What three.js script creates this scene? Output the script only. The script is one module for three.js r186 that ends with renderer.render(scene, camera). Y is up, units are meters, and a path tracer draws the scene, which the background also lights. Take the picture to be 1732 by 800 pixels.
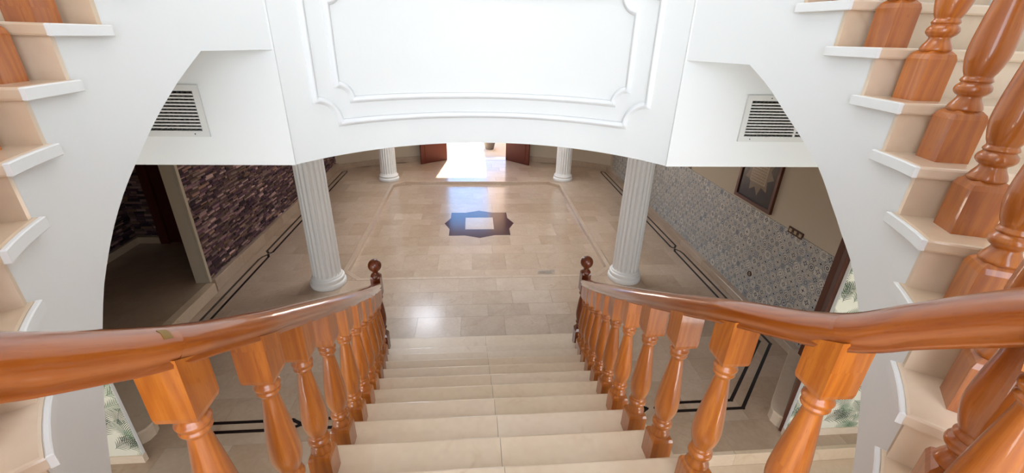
import * as THREE from 'three';
import { Sky } from 'three/addons/objects/Sky.js';
import { RectAreaLightUniformsLib } from 'three/addons/lights/RectAreaLightUniformsLib.js';
import { mergeGeometries } from 'three/addons/utils/BufferGeometryUtils.js';

// ───────────────────────── camera, sky, sun, large lights, exposure ─────────────────────────
// plan coordinates used below: x to the right, h height above the hall floor, d distance forward from the camera's foot point (world z = -d)
const scene = new THREE.Scene();
const EYE = 3.595;
const camera = new THREE.PerspectiveCamera(2 * Math.atan(400 / 728.78) * 180 / Math.PI, 1732 / 800, 0.05, 200);
{
  const p = 0.4333, y = 0.0948, r = 0.0294, cy = Math.cos(y), sy = Math.sin(y), cp = Math.cos(p), sp = Math.sin(p);
  const F = new THREE.Vector3(sy * cp, -sp, -cy * cp), Rt = new THREE.Vector3(cy, 0, sy), U = new THREE.Vector3(sy * sp, cp, -cy * sp);
  camera.position.set(-0.0866, EYE, 0);
  camera.up.copy(U).multiplyScalar(Math.cos(r)).addScaledVector(Rt, -Math.sin(r));
  camera.lookAt(camera.position.clone().add(F));
}
const renderer = new THREE.WebGLRenderer({ antialias: true });
renderer.toneMapping = THREE.LinearToneMapping;
renderer.toneMappingExposure = 1.14;
renderer.shadowMap.enabled = true;
RectAreaLightUniformsLib.init();

const sky = new Sky();
sky.scale.setScalar(1000);
sky.material.uniforms.turbidity.value = 4;
sky.material.uniforms.rayleigh.value = 1.2;
const sunDir = new THREE.Vector3(0.10, 1.0, -0.95).normalize();
sky.material.uniforms.sunPosition.value.copy(sunDir);
scene.add(sky);
scene.environmentIntensity = 0.4;
const sun = new THREE.DirectionalLight(0xfff3e0, 30);
sun.position.copy(sunDir).multiplyScalar(40).add(new THREE.Vector3(0, 0, -15));
sun.target.position.set(0, 0, -15); scene.add(sun, sun.target);
sun.shadow.camera.left = sun.shadow.camera.bottom = -16; sun.shadow.camera.right = sun.shadow.camera.top = 16; sun.shadow.camera.far = 90;
sun.shadow.radius = 4; sun.shadow.mapSize.set(2048, 2048);

function areaLight(color, intensity, w, h, at, to) {            // daylight in an opening
  const l = new THREE.RectAreaLight(color, intensity, w, h);
  l.position.set(at[0], at[1], -at[2]); l.lookAt(to[0], to[1], -to[2]); scene.add(l); return l;
}
const DAY = 0xf5f8ff;
areaLight(0xf9fbff, 4.1, 2.5, 2.8, [0, 3.95, -1.22], [0, 3.6, 3]);
for (const s of [-1, 1]) areaLight(0xfffaf4, 6.2, 2.2, 1.5, [s * 2.4, 1.35, -1.22], [s * 2.2, 1.6, 3]);   // ground floor windows either side under the landing            // tall landing window behind the camera
areaLight(DAY, .9, 2.3, 2.3, [0, 7.1, 1.8], [0, 0, 1.8001]);               // rooflight over the stair well
areaLight(DAY, 4.6, 3.2, 4.2, [0, 7.1, 8.8], [0, 0, 8.8001]);               // rooflight over the hall
areaLight(DAY, 15, 0.95, 1.9, [-2.0, 5.8, 13.9], [-2.0, 5.9, 3]);           // upper front window

// ───────────────────────── helpers ─────────────────────────
let seed = 20240611;
const rnd = () => { seed = (seed * 1664525 + 1013904223) >>> 0; return seed / 4294967296; };
const rr = (a, b) => a + (b - a) * rnd();
const taken = new Map();
function numbered(n) { const k = taken.get(n) ?? 0; taken.set(n, k + 1); return k ? n + '_' + String(k).padStart(3, '0') : n; }
function tag(o, label, category, group, kind) { o.userData.label = label; if (category) o.userData.category = category; if (group) o.userData.group = group; if (kind) o.userData.kind = kind; return o; }
function thing(name, label, category, at = [0, 0, 0], turn = 0, group) {
  const o = new THREE.Group(); o.name = numbered(name); o.position.set(at[0], at[1], -at[2]); o.rotation.y = turn; scene.add(o);
  return tag(o, label, category, group);
}
function struct(name, label, category) { const o = new THREE.Group(); o.name = numbered(name); scene.add(o); return tag(o, label, category, null, 'structure'); }
function part(name, geo, mat, parent) { const m = new THREE.Mesh(geo, mat); m.name = name; parent.add(m); return m; }
function solid(name, geo, mat, label, category, group, kind) { const m = new THREE.Mesh(geo, mat); m.name = numbered(name); scene.add(m); return tag(m, label, category, group, kind); }

// box with uv in metres
function boxG(x0, x1, h0, h1, d0, d1) {
  const g = new THREE.BoxGeometry(x1 - x0, h1 - h0, d1 - d0), uv = g.attributes.uv, w = x1 - x0, h = h1 - h0, d = d1 - d0;
  const sc = [[d, h], [d, h], [w, d], [w, d], [w, h], [w, h]];
  for (let i = 0; i < 24; i++) { const [a, b] = sc[i >> 2]; uv.setXY(i, uv.getX(i) * a + x0 * .37 + d0 * .21, uv.getY(i) * b + h0 + d0 * .13); }
  g.translate((x0 + x1) / 2, (h0 + h1) / 2, -(d0 + d1) / 2);
  return g;
}
// plan polygon [[x,d],...] raised from h0 to h1
function slab(poly, h0, h1, bev = 0.004, holes = [], seg = 1) {
  const mk = (P, C) => { const s = new C(); P.forEach(([x, d], i) => i ? s.lineTo(x, d) : s.moveTo(x, d)); s.closePath(); return s; };
  const sh = mk(poly, THREE.Shape); for (const h of holes) sh.holes.push(mk(h, THREE.Path));
  const g = new THREE.ExtrudeGeometry(sh, bev ? { depth: h1 - h0 - 2 * bev, bevelEnabled: true, bevelThickness: bev, bevelSize: bev, bevelOffset: -bev, bevelSegments: seg, curveSegments: 1 } : { depth: h1 - h0, bevelEnabled: false, curveSegments: 1 });
  g.rotateX(-Math.PI / 2); g.translate(0, h0 + bev, 0);
  return g;
}
function quads(list) {            // list of [a,b,c,d, na,nb,nc,nd?] corner points in three coordinates, uv in metres
  const P = [], N = [], UV = [];
  const A = new THREE.Vector3(), B = new THREE.Vector3();
  for (const q of list) {
    const [a, b, c, d] = q; A.subVectors(b, a); B.subVectors(d, a); const n = new THREE.Vector3().crossVectors(A, B).normalize();
    if (n.lengthSq() < .5) { A.subVectors(c, a); n.crossVectors(A, B).normalize(); }
    const ns = q.length > 4 ? q.slice(4) : [n, n, n, n];
    const w = Math.max(a.distanceTo(b), d.distanceTo(c)), h = Math.max(a.distanceTo(d), b.distanceTo(c)), u0 = (a.x - a.z) * .7, v0 = a.y;
    const uv = [[u0, v0], [u0 + w, v0], [u0 + w, v0 + h], [u0, v0 + h]];
    for (const i of [0, 1, 2, 0, 2, 3]) { const p = q[i], m = ns[i]; P.push(p.x, p.y, p.z); N.push(m.x, m.y, m.z); UV.push(...uv[i]); }
  }
  const g = new THREE.BufferGeometry();
  g.setAttribute('position', new THREE.Float32BufferAttribute(P, 3)); g.setAttribute('normal', new THREE.Float32BufferAttribute(N, 3)); g.setAttribute('uv', new THREE.Float32BufferAttribute(UV, 2));
  return g;
}
// loft of square sections [[h, halfWidth], ...]
function squareLoft(S, capBottom = true, capTop = true) {
  const q = [], c = (i, k) => { const [h, s] = S[i]; return new THREE.Vector3([-s, s, s, -s][k], h, [s, s, -s, -s][k]); };
  for (let i = 0; i < S.length - 1; i++) for (let k = 0; k < 4; k++) q.push([c(i, k), c(i, (k + 1) % 4), c(i + 1, (k + 1) % 4), c(i + 1, k)]);
  const n = S.length - 1;
  if (capTop) q.push([c(n, 0), c(n, 1), c(n, 2), c(n, 3)]);
  if (capBottom) q.push([c(0, 3), c(0, 2), c(0, 1), c(0, 0)]);
  const g = quads(q), uv = g.attributes.uv, p = g.attributes.position, nn = g.attributes.normal;
  for (let i = 0; i < uv.count; i++) { const ax = Math.abs(nn.getX(i)) > Math.abs(nn.getZ(i)); uv.setXY(i, (ax ? p.getZ(i) + .11 : p.getX(i)) + .05, p.getY(i)); }
  return g;
}
// sweep of a closed profile [[side, up],...] along points with given side / up frames
function sweep(pts, sides, ups, prof, closed = false, caps = true, size = () => 1) {
  const n = pts.length, m = prof.length, P = [], UV = [], I = []; let len = 0; const per = [0];
  for (let k = 0; k < m; k++) { const a = prof[k], b = prof[(k + 1) % m]; per.push(per[k] + Math.hypot(b[0] - a[0], b[1] - a[1])); }
  for (let i = 0; i < n; i++) {
    if (i) len += pts[i].distanceTo(pts[i - 1]);
    for (let k = 0; k <= m; k++) { const q = prof[k % m], v = pts[i].clone().addScaledVector(sides[i], q[0] * size(i)).addScaledVector(ups[i], q[1] * size(i)); P.push(v.x, v.y, v.z); UV.push(per[k], len); }
  }
  const segs = closed ? n : n - 1;
  for (let i = 0; i < segs; i++) for (let k = 0; k < m; k++) { const a = i * (m + 1) + k, b = ((i + 1) % n) * (m + 1) + k; I.push(a, b, a + 1, b, b + 1, a + 1); }
  if (caps && !closed) for (const [i, f] of [[0, 1], [n - 1, -1]]) { const o = P.length / 3; for (let k = 0; k < m; k++) { const e = (i * (m + 1) + k) * 3; P.push(P[e], P[e + 1], P[e + 2]); UV.push(prof[k][0], prof[k][1]); } for (let k = 1; k < m - 1; k++) f > 0 ? I.push(o, o + k, o + k + 1) : I.push(o, o + k + 1, o + k); }
  const g = new THREE.BufferGeometry();
  g.setAttribute('position', new THREE.Float32BufferAttribute(P, 3)); g.setAttribute('uv', new THREE.Float32BufferAttribute(UV, 2)); g.setIndex(I); g.computeVertexNormals();
  return g;
}
function lathe(pts, seg = 24) {
  const g = new THREE.LatheGeometry(pts.map(([r, h]) => new THREE.Vector2(Math.max(r, 1e-4), h)), seg), uv = g.attributes.uv, p = g.attributes.position;
  for (let i = 0; i < uv.count; i++) uv.setXY(i, uv.getX(i) * .3, p.getY(i));
  return g;
}
function smoothProfile(keys, n = 5) {      // Catmull-Rom through [r,h] keys
  const c = new THREE.CatmullRomCurve3(keys.map(([r, h]) => new THREE.Vector3(r, h, 0)), false, 'centripetal');
  return c.getPoints((keys.length - 1) * n).map(v => [v.x, v.y]);
}

// ───────────────────────── textures ─────────────────────────
function makeNoise(period, s) {            // tileable value noise
  let z = s >>> 0; const t = new Float32Array(period * period).map(() => { z = (z * 1664525 + 1013904223) >>> 0; return z / 4294967296; });
  const f = a => a * a * (3 - 2 * a);
  return (x, y) => { x = ((x % period) + period) % period; y = ((y % period) + period) % period; const i = Math.floor(x), j = Math.floor(y), u = f(x - i), v = f(y - j), i1 = (i + 1) % period, j1 = (j + 1) % period;
    return (t[j * period + i] * (1 - u) + t[j * period + i1] * u) * (1 - v) + (t[j1 * period + i] * (1 - u) + t[j1 * period + i1] * u) * v; };
}
function dataTex(w, h, fn, mw, mh, srgb = true) {   // covers mw x mh metres
  const d = new Uint8Array(w * h * 4);
  for (let j = 0; j < h; j++) for (let i = 0; i < w; i++) { const c = fn(i / w, j / h), o = (j * w + i) * 4; for (let k = 0; k < 3; k++) d[o + k] = Math.max(0, Math.min(255, c[k] ?? c[0])); d[o + 3] = 255; }
  const t = new THREE.DataTexture(d, w, h); t.wrapS = t.wrapT = THREE.RepeatWrapping; t.magFilter = THREE.LinearFilter; t.minFilter = THREE.LinearMipmapLinearFilter; t.generateMipmaps = true;
  if (srgb) t.colorSpace = THREE.SRGBColorSpace; t.repeat.set(1 / mw, 1 / mh); t.needsUpdate = true; return t;
}
const n8 = makeNoise(8, 11), n16 = makeNoise(16, 5), n32 = makeNoise(32, 77), n64 = makeNoise(64, 9), n4 = makeNoise(4, 3), n128 = makeNoise(128, 4);
const fbm = (u, v) => n8(u * 8, v * 8) * .45 + n16(u * 16, v * 16) * .28 + n32(u * 32, v * 32) * .17 + n64(u * 64, v * 64) * .1;
const mix = (a, b, t) => a.map((x, i) => x + (b[i] - x) * t);
const clamp01 = x => Math.max(0, Math.min(1, x));

// varnished wood, grain running along v
const woodTex = dataTex(512, 1024, (u, v) => {
  const warp = n8(u * 8, v * 4) * 1.6 + n16(u * 16, v * 4) * .35;
  const ring = .5 + .5 * Math.sin((u * 5 + warp * 1.2) * Math.PI * 2);
  const fine = n128(u * 128, v * 16), pore = n128(u * 128, v * 32) > .86 ? 1 : 0;
  let c = mix([206, 124, 40], [168, 88, 22], clamp01(ring * .5 + fine * .3));
  c = mix(c, [160, 80, 30], pore * .28 + .2 * n4(u * 4, v * 4));
  return c;
}, .3, .95);
// cream marble
function marble(base, dark, light, vein, s) {
  const na = makeNoise(8, s), nb = makeNoise(16, s + 1), nc = makeNoise(64, s + 2);
  return dataTex(512, 512, (u, v) => {
    const w = na(u * 8, v * 8) + .5 * nb(u * 16, v * 16);
    const cloud = clamp01(na(u * 8 + 3, v * 8 + w) * .8 + nb(u * 16, v * 16) * .3 - .1);
    const ve = Math.pow(clamp01(1 - Math.abs(nb(u * 16 + w * 3.2, v * 5.0 * 1 + w) - .5) * 6), 2) * clamp01(na(u * 8 + 5, v * 8 + 2) * 2.4 - 1.2) * (.4 + .6 * nc(u * 64, v * 64));
    let c = mix(light, base, cloud); c = mix(c, dark, clamp01(nc(u * 64, v * 64) * .25)); return mix(c, vein, ve * .34);
  }, 1.7, 1.7);
}
const creamTex = marble([223, 203, 179], [209, 185, 158], [229, 211, 190], [190, 153, 118], 21);
const floorTex = marble([196, 176, 157], [176, 153, 131], [211, 194, 177], [164, 133, 107], 41);
const plasterBump = dataTex(256, 256, (u, v) => [n32(u * 32, v * 32) * 120 + n64(u * 64, v * 64) * 90], 1.2, 1.2, false);

// palm leaf wallpaper print
function canvas(w, h) { const c = document.createElement('canvas'); c.width = w; c.height = h; return c; }
function canvasTex(c, mw, mh) { const t = new THREE.CanvasTexture(c); t.wrapS = t.wrapT = THREE.RepeatWrapping; t.colorSpace = THREE.SRGBColorSpace; t.repeat.set(1 / mw, 1 / mh); return t; }
const palmTex = (() => {
  const c = canvas(1024, 1024), g = c.getContext('2d'); g.fillStyle = '#dedac8'; g.fillRect(0, 0, 1024, 1024);
  const greens = ['#1d3222', '#2c4831', '#41603f', '#16281b', '#6c8568'];
  const leaf = (x, y, a, L, col) => {
    for (const ox of [-1024, 0, 1024]) for (const oy of [-1024, 0, 1024]) {
      if (x + ox < -L || x + ox > 1024 + L || y + oy < -L || y + oy > 1024 + L) continue;
      g.save(); g.translate(x + ox, y + oy); g.rotate(a); g.strokeStyle = col; g.fillStyle = col; g.lineWidth = 2.5; g.beginPath(); g.moveTo(0, 0); g.quadraticCurveTo(L * .5, -L * .12, L, 0); g.stroke();
      for (let i = 0; i < 12; i++) { const t = .06 + i / 12.6, px = L * t, py = -L * .24 * t * (1 - t), ll = L * .5 * Math.sin(Math.PI * Math.min(1, t * .8 + .2));
        for (const s of [-1, 1]) { const ex = px + ll * .62, ey = py + s * ll * .85, wd = 4; g.beginPath(); g.moveTo(px - wd * .4, py); g.quadraticCurveTo(px + ll * .42 - wd, py + s * ll * .3, ex, ey); g.quadraticCurveTo(px + ll * .42 + wd, py + s * ll * .26, px + wd * .8, py); g.fill(); } }
      g.restore();
    }
  };
  for (let i = 0; i < 64; i++) leaf((i * 397 % 1024), (i * 641 + 200) % 1024, rr(-2.7, -.4) + (rnd() < .35 ? 2.0 : 0), rr(150, 250), greens[i % 5]);
  return canvasTex(c, 1.05, 1.05);
})();
// patchwork of patterned tiles: an atlas of 4 x 4 motifs
const dadoTex = (() => {
  const c = canvas(1024, 1024), g = c.getContext('2d'), S = 128;
  const cols = ['#bebbb6', '#cec9bf', '#b1b1b1', '#d8d1c6', '#a5a7ac', '#c6beb3'], ink = ['#2c303e', '#3e4452', '#1c1e28', '#5c606c', '#6c6864'];
  for (let j = 0; j < 8; j++) for (let i = 0; i < 8; i++) {
    g.save(); g.beginPath(); g.rect(i * S, j * S, S, S); g.clip(); g.translate(i * S, j * S);
    g.fillStyle = cols[(i * 3 + j * 5) % 6]; g.fillRect(0, 0, S, S);
    g.translate(S / 2, S / 2); g.scale(.5, .5); const a = ink[(i + j * 2) % 5], b = ink[(i * 2 + j + 1) % 5], w = '#e6e2da', kind = (i * 2 + j * 5 + (i * j) % 3) % 6;
    const ring = (r, col, lw) => { g.strokeStyle = col; g.lineWidth = lw; g.beginPath(); g.arc(0, 0, r, 0, 7); g.stroke(); };
    const petals = (n, r0, r1, wd, col) => { g.fillStyle = col; for (let k = 0; k < n; k++) { g.save(); g.rotate(k * 2 * Math.PI / n); g.beginPath(); g.moveTo(r0, 0); g.quadraticCurveTo((r0 + r1) / 2, wd, r1, 0); g.quadraticCurveTo((r0 + r1) / 2, -wd, r0, 0); g.fill(); g.restore(); } };
    const star = (n, r0, r1, col) => { g.fillStyle = col; g.beginPath(); for (let k = 0; k < 2 * n; k++) { const r = k % 2 ? r0 : r1, t = k * Math.PI / n; k ? g.lineTo(r * Math.cos(t), r * Math.sin(t)) : g.moveTo(r, 0); } g.closePath(); g.fill(); };
    if (kind === 0) { ring(98, a, 14); ring(74, w, 9); petals(8, 10, 68, 22, b); star(4, 10, 26, w); }
    if (kind === 1) { star(8, 60, 116, a); star(8, 44, 92, w); star(4, 26, 70, b); ring(16, w, 10); }
    if (kind === 2) { petals(4, 0, 124, 52, w); petals(4, 12, 104, 34, a); g.rotate(Math.PI / 4); petals(4, 14, 88, 18, b); }
    if (kind === 3) { g.rotate(Math.PI / 4); g.strokeStyle = a; g.lineWidth = 12; g.strokeRect(-76, -76, 152, 152); g.strokeStyle = w; g.strokeRect(-50, -50, 100, 100); star(4, 16, 52, b); g.rotate(-Math.PI / 4); }
    if (kind === 4) { ring(112, w, 7); petals(12, 30, 108, 13, a); ring(28, b, 12); star(6, 6, 16, w); }
    if (kind === 5) { star(4, 34, 122, w); star(4, 26, 98, a); ring(40, w, 9); petals(4, 4, 34, 14, b); }
    for (const [x, y] of [[-1, -1], [1, -1], [1, 1], [-1, 1]]) { g.fillStyle = b; g.beginPath(); g.arc(x * 128, y * 128, 34, 0, 7); g.fill(); g.fillStyle = w; g.beginPath(); g.arc(x * 128, y * 128, 18, 0, 7); g.fill(); g.fillStyle = '#23242e'; g.beginPath(); g.arc(x * 96, y * 58, 8, 0, 7); g.fill(); }
    g.restore();
  }
  return canvasTex(c, 1, 1);
})();

// ───────────────────────── materials ─────────────────────────
const std = o => new THREE.MeshStandardMaterial(o), phy = o => new THREE.MeshPhysicalMaterial(o);
const M = {
  white: std({ color: 0xe9eae8, roughness: .62, bumpMap: plasterBump, bumpScale: .0006 }),
  moulding: std({ color: 0xeceded, roughness: .55 }),
  beigeWall: std({ color: 0xcdbea8, roughness: .75, bumpMap: plasterBump, bumpScale: .0006 }),
  pier: std({ color: 0xcdbfa8, roughness: .7 }),
  cream: phy({ map: creamTex, roughness: .22, clearcoat: .25, clearcoatRoughness: .12 }),
  creamMatte: std({ map: creamTex, roughness: .45 }),
  inlay: phy({ color: 0x1b1013, roughness: .2 }),
  star: phy({ color: 0x48323a, roughness: .16 }),
  column: std({ color: 0xf1efeb, roughness: .6 }),
  darkWood: std({ color: 0x5e2212, roughness: .6 }),
  frameWood: phy({ color: 0x5c2a14, roughness: .4, clearcoat: .3 }),
  palm: std({ map: palmTex, roughness: .7 }),
  metalWhite: std({ color: 0xd9d9d4, roughness: .45 }),
  duct: std({ color: 0x5a5853, roughness: .7 }),
  bladeGrey: std({ color: 0x6a6862, roughness: .6 }),
  dark: std({ color: 0x0f0e0d, roughness: .9 }),
  grout: std({ color: 0xa89a86, roughness: .9 }),
  switchBrown: phy({ color: 0x4a2a16, roughness: .35 }),
  switchRocker: phy({ color: 0xb9a184, roughness: .4 }),
  paving: std({ color: 0xd9cfc2, roughness: .8 }),
  frosted: phy({ color: 0xf2f4f6, roughness: 1, transmission: .5, thickness: 0 }),
  pot: std({ color: 0x6d655e, roughness: .8 }),
  exterior: std({ color: 0xd8bfa6, roughness: .85 }),
};
const tint = [0xf6f0ea, 0xefe8e0, 0xe6ddd3, 0xfaf4ee, 0xe9dfd4, 0xf2eae2];
const floorMats = tint.map(c => phy({ map: floorTex, color: c, roughness: .3, clearcoat: .6, clearcoatRoughness: .16 }));
const treadMats = [0xfffcf8, 0xf9f4ec, 0xfdf8f0].map(c => phy({ map: creamTex, color: c, roughness: .3, clearcoat: .6, clearcoatRoughness: .08 }));
const woodMats = [[0, 0, 0xf4f0ea], [.37, .21, 0xe4ddd4], [.61, .55, 0xfffaf2], [.83, .34, 0xebe4da]].map(([u, v, c]) => { const t = woodTex.clone(); t.offset.set(u, v); t.needsUpdate = true; return phy({ map: t, color: c, roughness: .36, clearcoat: .7, clearcoatRoughness: .06 }); });
const railMat = (() => { const t = woodTex.clone(); t.needsUpdate = true; return phy({ map: t, color: 0xc8b496, roughness: .28, clearcoat: 1, clearcoatRoughness: .05 }); })();
const newelMat = (() => { const t = woodTex.clone(); t.offset.set(.2, .7); t.needsUpdate = true; return phy({ map: t, color: 0x98765e, roughness: .4, clearcoat: .6, clearcoatRoughness: .08 }); })();

// ───────────────────────── hall floor ─────────────────────────
const OX = 2.2, OD0 = 6.2, OD1 = 11.3, CH = .27, SUNK = .08, BW = .07;
const octagon = e => { const x = OX + e, a = OD0 - e, b = OD1 + e, c = CH + e * .41 * 1; return [[-x + c, a], [x - c, a], [x, a + c], [x, b - c], [x - c, b], [-x + c, b], [-x, b - c], [-x, a + c]]; };
const TW = .6;
const apse = x => 12.35 + (Math.sqrt(6.85 * 6.85 - x * x) - Math.sqrt(6.85 * 6.85 - 16.4));   // inner face of the curved entrance wall
function clip(poly, inside, cut) { const o = []; for (let i = 0; i < poly.length; i++) { const a = poly[i], b = poly[(i + 1) % poly.length], A = inside(a), B = inside(b); if (A) o.push(a); if (A !== B) o.push(cut(a, b)); } return o; }
function clipConvex(poly, conv) { let p = poly; for (let i = 0; i < conv.length && p.length > 2; i++) { const a = conv[i], b = conv[(i + 1) % conv.length], s = q => (b[0] - a[0]) * (q[1] - a[1]) - (b[1] - a[1]) * (q[0] - a[0]); p = clip(p, q => s(q) >= -1e-9, (u, v) => { const t = s(u) / (s(u) - s(v)); return [u[0] + (v[0] - u[0]) * t, u[1] + (v[1] - u[1]) * t]; }); } return p; }
const tileCache = new Map();
function tileGeo(w, h, v) {
  const key = [w.toFixed(3), h.toFixed(3), v].join(); if (tileCache.has(key)) return tileCache.get(key);
  const g = slab([[.0006, .0006], [w - .0006, .0006], [w - .0006, h - .0006], [.0006, h - .0006]], -.016, 0, .0008), uv = g.attributes.uv;
  for (let k = 0; k < uv.count; k++) uv.setXY(k, uv.getX(k) + v * .53, uv.getY(k) + v * .81);
  tileCache.set(key, g); return g;
}
const rowDepths = [.36, .6, .36, .42, .6, .3];
function layTiles(list, x0, x1, d0, d1, y, shift, keep, conv, mats = floorMats) {
  let row = 0;
  for (let d = d0; d < d1 - .02; row++) {
    const T = Math.min(rowDepths[row % 6], d1 - d - rowDepths[row % 6] < .12 ? d1 - d : 9, d1 - d), off = ((row * .37 + shift) % 1) * TW;
    for (let x = x0 - off; x < x1 - .02; x += TW) {
      const a = Math.max(x, x0), b = Math.min(x + TW, x1), c = d, e = d + T;
      if (b - a < .03) continue;
      if (keep && !keep((a + b) / 2, (c + e) / 2)) continue;
      let full = true, poly = [[a, c], [b, c], [b, e], [a, e]];
      if (conv) { const p = clipConvex(poly, conv); if (p.length < 3) continue; const ar = Math.abs(p.reduce((s, q, i) => s + q[0] * p[(i + 1) % p.length][1] - p[(i + 1) % p.length][0] * q[1], 0) / 2); if (ar < .002) continue; if (Math.abs(ar - (b - a) * (e - c)) > 1e-6) { full = false; poly = p; } }
      list.push({ full, poly, a, c, w: b - a, h: e - c, y, mat: mats[Math.floor(rnd() * mats.length)], v: Math.floor(rnd() * 7) });
    }
    d += T;
  }
}
function placeTiles(list, parent, most) {
  list.sort((p, q) => Math.hypot(p.a, p.c - 3) - Math.hypot(q.a, q.c - 3));
  const rest = [];
  list.forEach((t, i) => {
    const geo = t.full ? tileGeo(t.w, t.h, t.v) : slab(t.poly.map(([x, d]) => [x - t.a, d - t.c]), -.016, 0, .0008);
    if (i < most) { const m = part('tile', geo, t.mat, parent); m.position.set(t.a, t.y, -t.c); }
    else { const g = geo.clone(); g.translate(t.a, t.y, -t.c); rest.push(g); }
  });
  if (rest.length) { const m = part('far_tiles', mergeGeometries(rest), floorMats[1], parent); m.userData.kind = 'stuff'; }
}
const floorBase = struct('floor', 'beige marble tile floor of the hall around the sunken centre', 'floor');
part('bed', slab([[-4.2, 2.72], [4.2, 2.72], [4.2, 13.9], [-4.2, 13.9]], -.32, -.015, 0, [octagon(.001)]), M.grout, floorBase);
{
  const L = [];
  const e = BW + .001, ox = OX + e, a0 = OD0 - e, a1 = OD1 + e;
  layTiles(L, -4.02, 4.02, 2.73, a0, 0, .3, (x, d) => !(Math.abs(x) < .95 && d < 4.0), null, floorMats);
  layTiles(L, -4.02, -ox, a0, a1, 0, .1, null, null, floorMats); layTiles(L, ox, 4.02, a0, a1, 0, .6, null, null, floorMats);
  layTiles(L, -4.02, 4.02, a1, 13.75, 0, .45, (x, d) => d < apse(x) + .12, null, floorMats);
  placeTiles(L, floorBase, 300);
}
// border strips round the sunken floor (eight lengths and four corner pieces)
{
  const A = octagon(0), B = octagon(BW);
  for (let i = 0; i < 8; i++) { const j = (i + 1) % 8; part('border_strip', slab([A[i], A[j], B[j], B[i]], -.1, .002, .006, [], 2), floorMats[i % 2 ? 0 : 3], floorBase); }
  const X = OX + BW, a = OD0 - BW, b = OD1 + BW, c = CH + BW * .41;
  for (const [sx, d, s] of [[-1, a, 1], [1, a, 1], [1, b, -1], [-1, b, -1]]) part('corner_tile', slab([[sx * (X - c), d], [sx * X, d], [sx * X, d + s * c]], -.016, 0, .001), floorMats[2], floorBase);
}
// black inlay lines in the side aisles
function inlayPath(pts, w, parent) { for (let i = 0; i < pts.length - 1; i++) { const [a, b] = [pts[i], pts[i + 1]], dx = b[0] - a[0], dd = b[1] - a[1], l = Math.hypot(dx, dd), nx = -dd / l * w / 2, nd = dx / l * w / 2, ex = dx / l * w / 2, ed = dd / l * w / 2;
  part('inlay_strip', slab([[a[0] - ex + nx, a[1] - ed + nd], [b[0] + ex + nx, b[1] + ed + nd], [b[0] + ex - nx, b[1] + ed - nd], [a[0] - ex - nx, a[1] - ed - nd]], -.01, .0015 + i * .0002, 0), M.inlay, parent); } }
for (const s of [-1, 1]) {
  const xo = 3.8, xi = 3.68, w = .036, m = ([x, d]) => [s * x, d];
  const loop = (d0, d1) => { inlayPath([[xi, d0 + .05], [xi + .02, d0 + .01], [xi + .06, d0], [xo, d0 + .09], [xo, d1 - .09], [xo - .05, d1 - .01], [xo - .09, d1], [xi, d1 - .12], [xi, d0 + .05]].map(m), w, floorBase); };
  loop(7.14, 9.9); loop(9.95, 12.3);
  inlayPath([[xi, 7.0], [xi, 4.34], [2.73, 3.36], [1.95, 3.36], [1.84, 3.3]].map(m), w, floorBase);
  inlayPath([[xi, 7.0], [xi + .04, 7.09], [xo - .02, 7.0], [xo, 6.9], [xo, 4.28], [2.8, 3.245], [1.95, 3.245], [1.84, 3.3]].map(m), w, floorBase);
  inlayPath([[1.74, 3.3], [1.66, 3.36], [1.2, 3.36]].map(m), w, floorBase); inlayPath([[1.74, 3.3], [1.66, 3.245], [1.2, 3.245]].map(m), w, floorBase);
}
// sunken floor with the eight pointed star
const sunkenFloor = struct('floor_sunken', 'sunken octagonal marble floor with a dark star in its middle', 'floor');
part('bed', slab(octagon(.02), -.32, -SUNK - .015, 0), M.grout, sunkenFloor);
const SC = [0.015, 8.6], SR = .755;
const starPts = (() => { const p = [], q = SR * Math.SQRT1_2 * 1.16; // square corners pulled wide, points on the axes
  const S = .625, T = .745, c = .30; return [[S, S], [c, S], [0, T], [-c, S], [-S, S], [-S, c], [-T, 0], [-S, -c], [-S, -S], [-c, -S], [0, -T], [c, -S], [S, -S], [S, -c], [T, 0], [S, c]].map(([x, d]) => [SC[0] + x, SC[1] + d]); })();
{
  const L = []; layTiles(L, -OX, OX, OD0, OD1, -SUNK, .2, null, octagon(-.001)); placeTiles(L, sunkenFloor, 300);
  part('star_inlay', slab(starPts, -SUNK - .012, -SUNK + .0012, 0), M.star, sunkenFloor).userData.label = 'dark eight pointed star inlay';
  part('star_centre', slab([[SC[0] - .3, SC[1] - .32], [SC[0] + .3, SC[1] - .32], [SC[0] + .3, SC[1] + .32], [SC[0] - .3, SC[1] + .32]], -SUNK - .01, -SUNK + .0026, 0), floorMats[3], sunkenFloor).userData.label = 'cream square in the star';
}
// lower floor under the stairs and landing
const lowFloor = struct('floor_lower', 'cream marble floor under the stairs, one step below the hall', 'floor');
part('bed', boxG(-4.2, 4.2, -.4, -.165, -1.5, 2.72), M.grout, lowFloor);
{
  const geo = slab([[.001, .001], [.999, .001], [.999, .599], [.001, .599]], -.016, 0, .0012);
  for (let i = 0; i < 8; i++) for (let j = 0; j < 4; j++) { const m = part('tile', geo, treadMats[(i + 2 * j) % 3], lowFloor); m.position.set(-4 + i, -.15, -(.29 + j * .6)); }
  for (let i = 0; i < 5; i++) part('step_edge', slab([[-4 + i * 1.6 + .001, 2.69], [-2.4 + i * 1.6 - .001, 2.69], [-2.4 + i * 1.6 - .001, 2.735], [-4 + i * 1.6 + .001, 2.735]], -.16, .002, .004), treadMats[i % 3], lowFloor);
}

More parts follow.
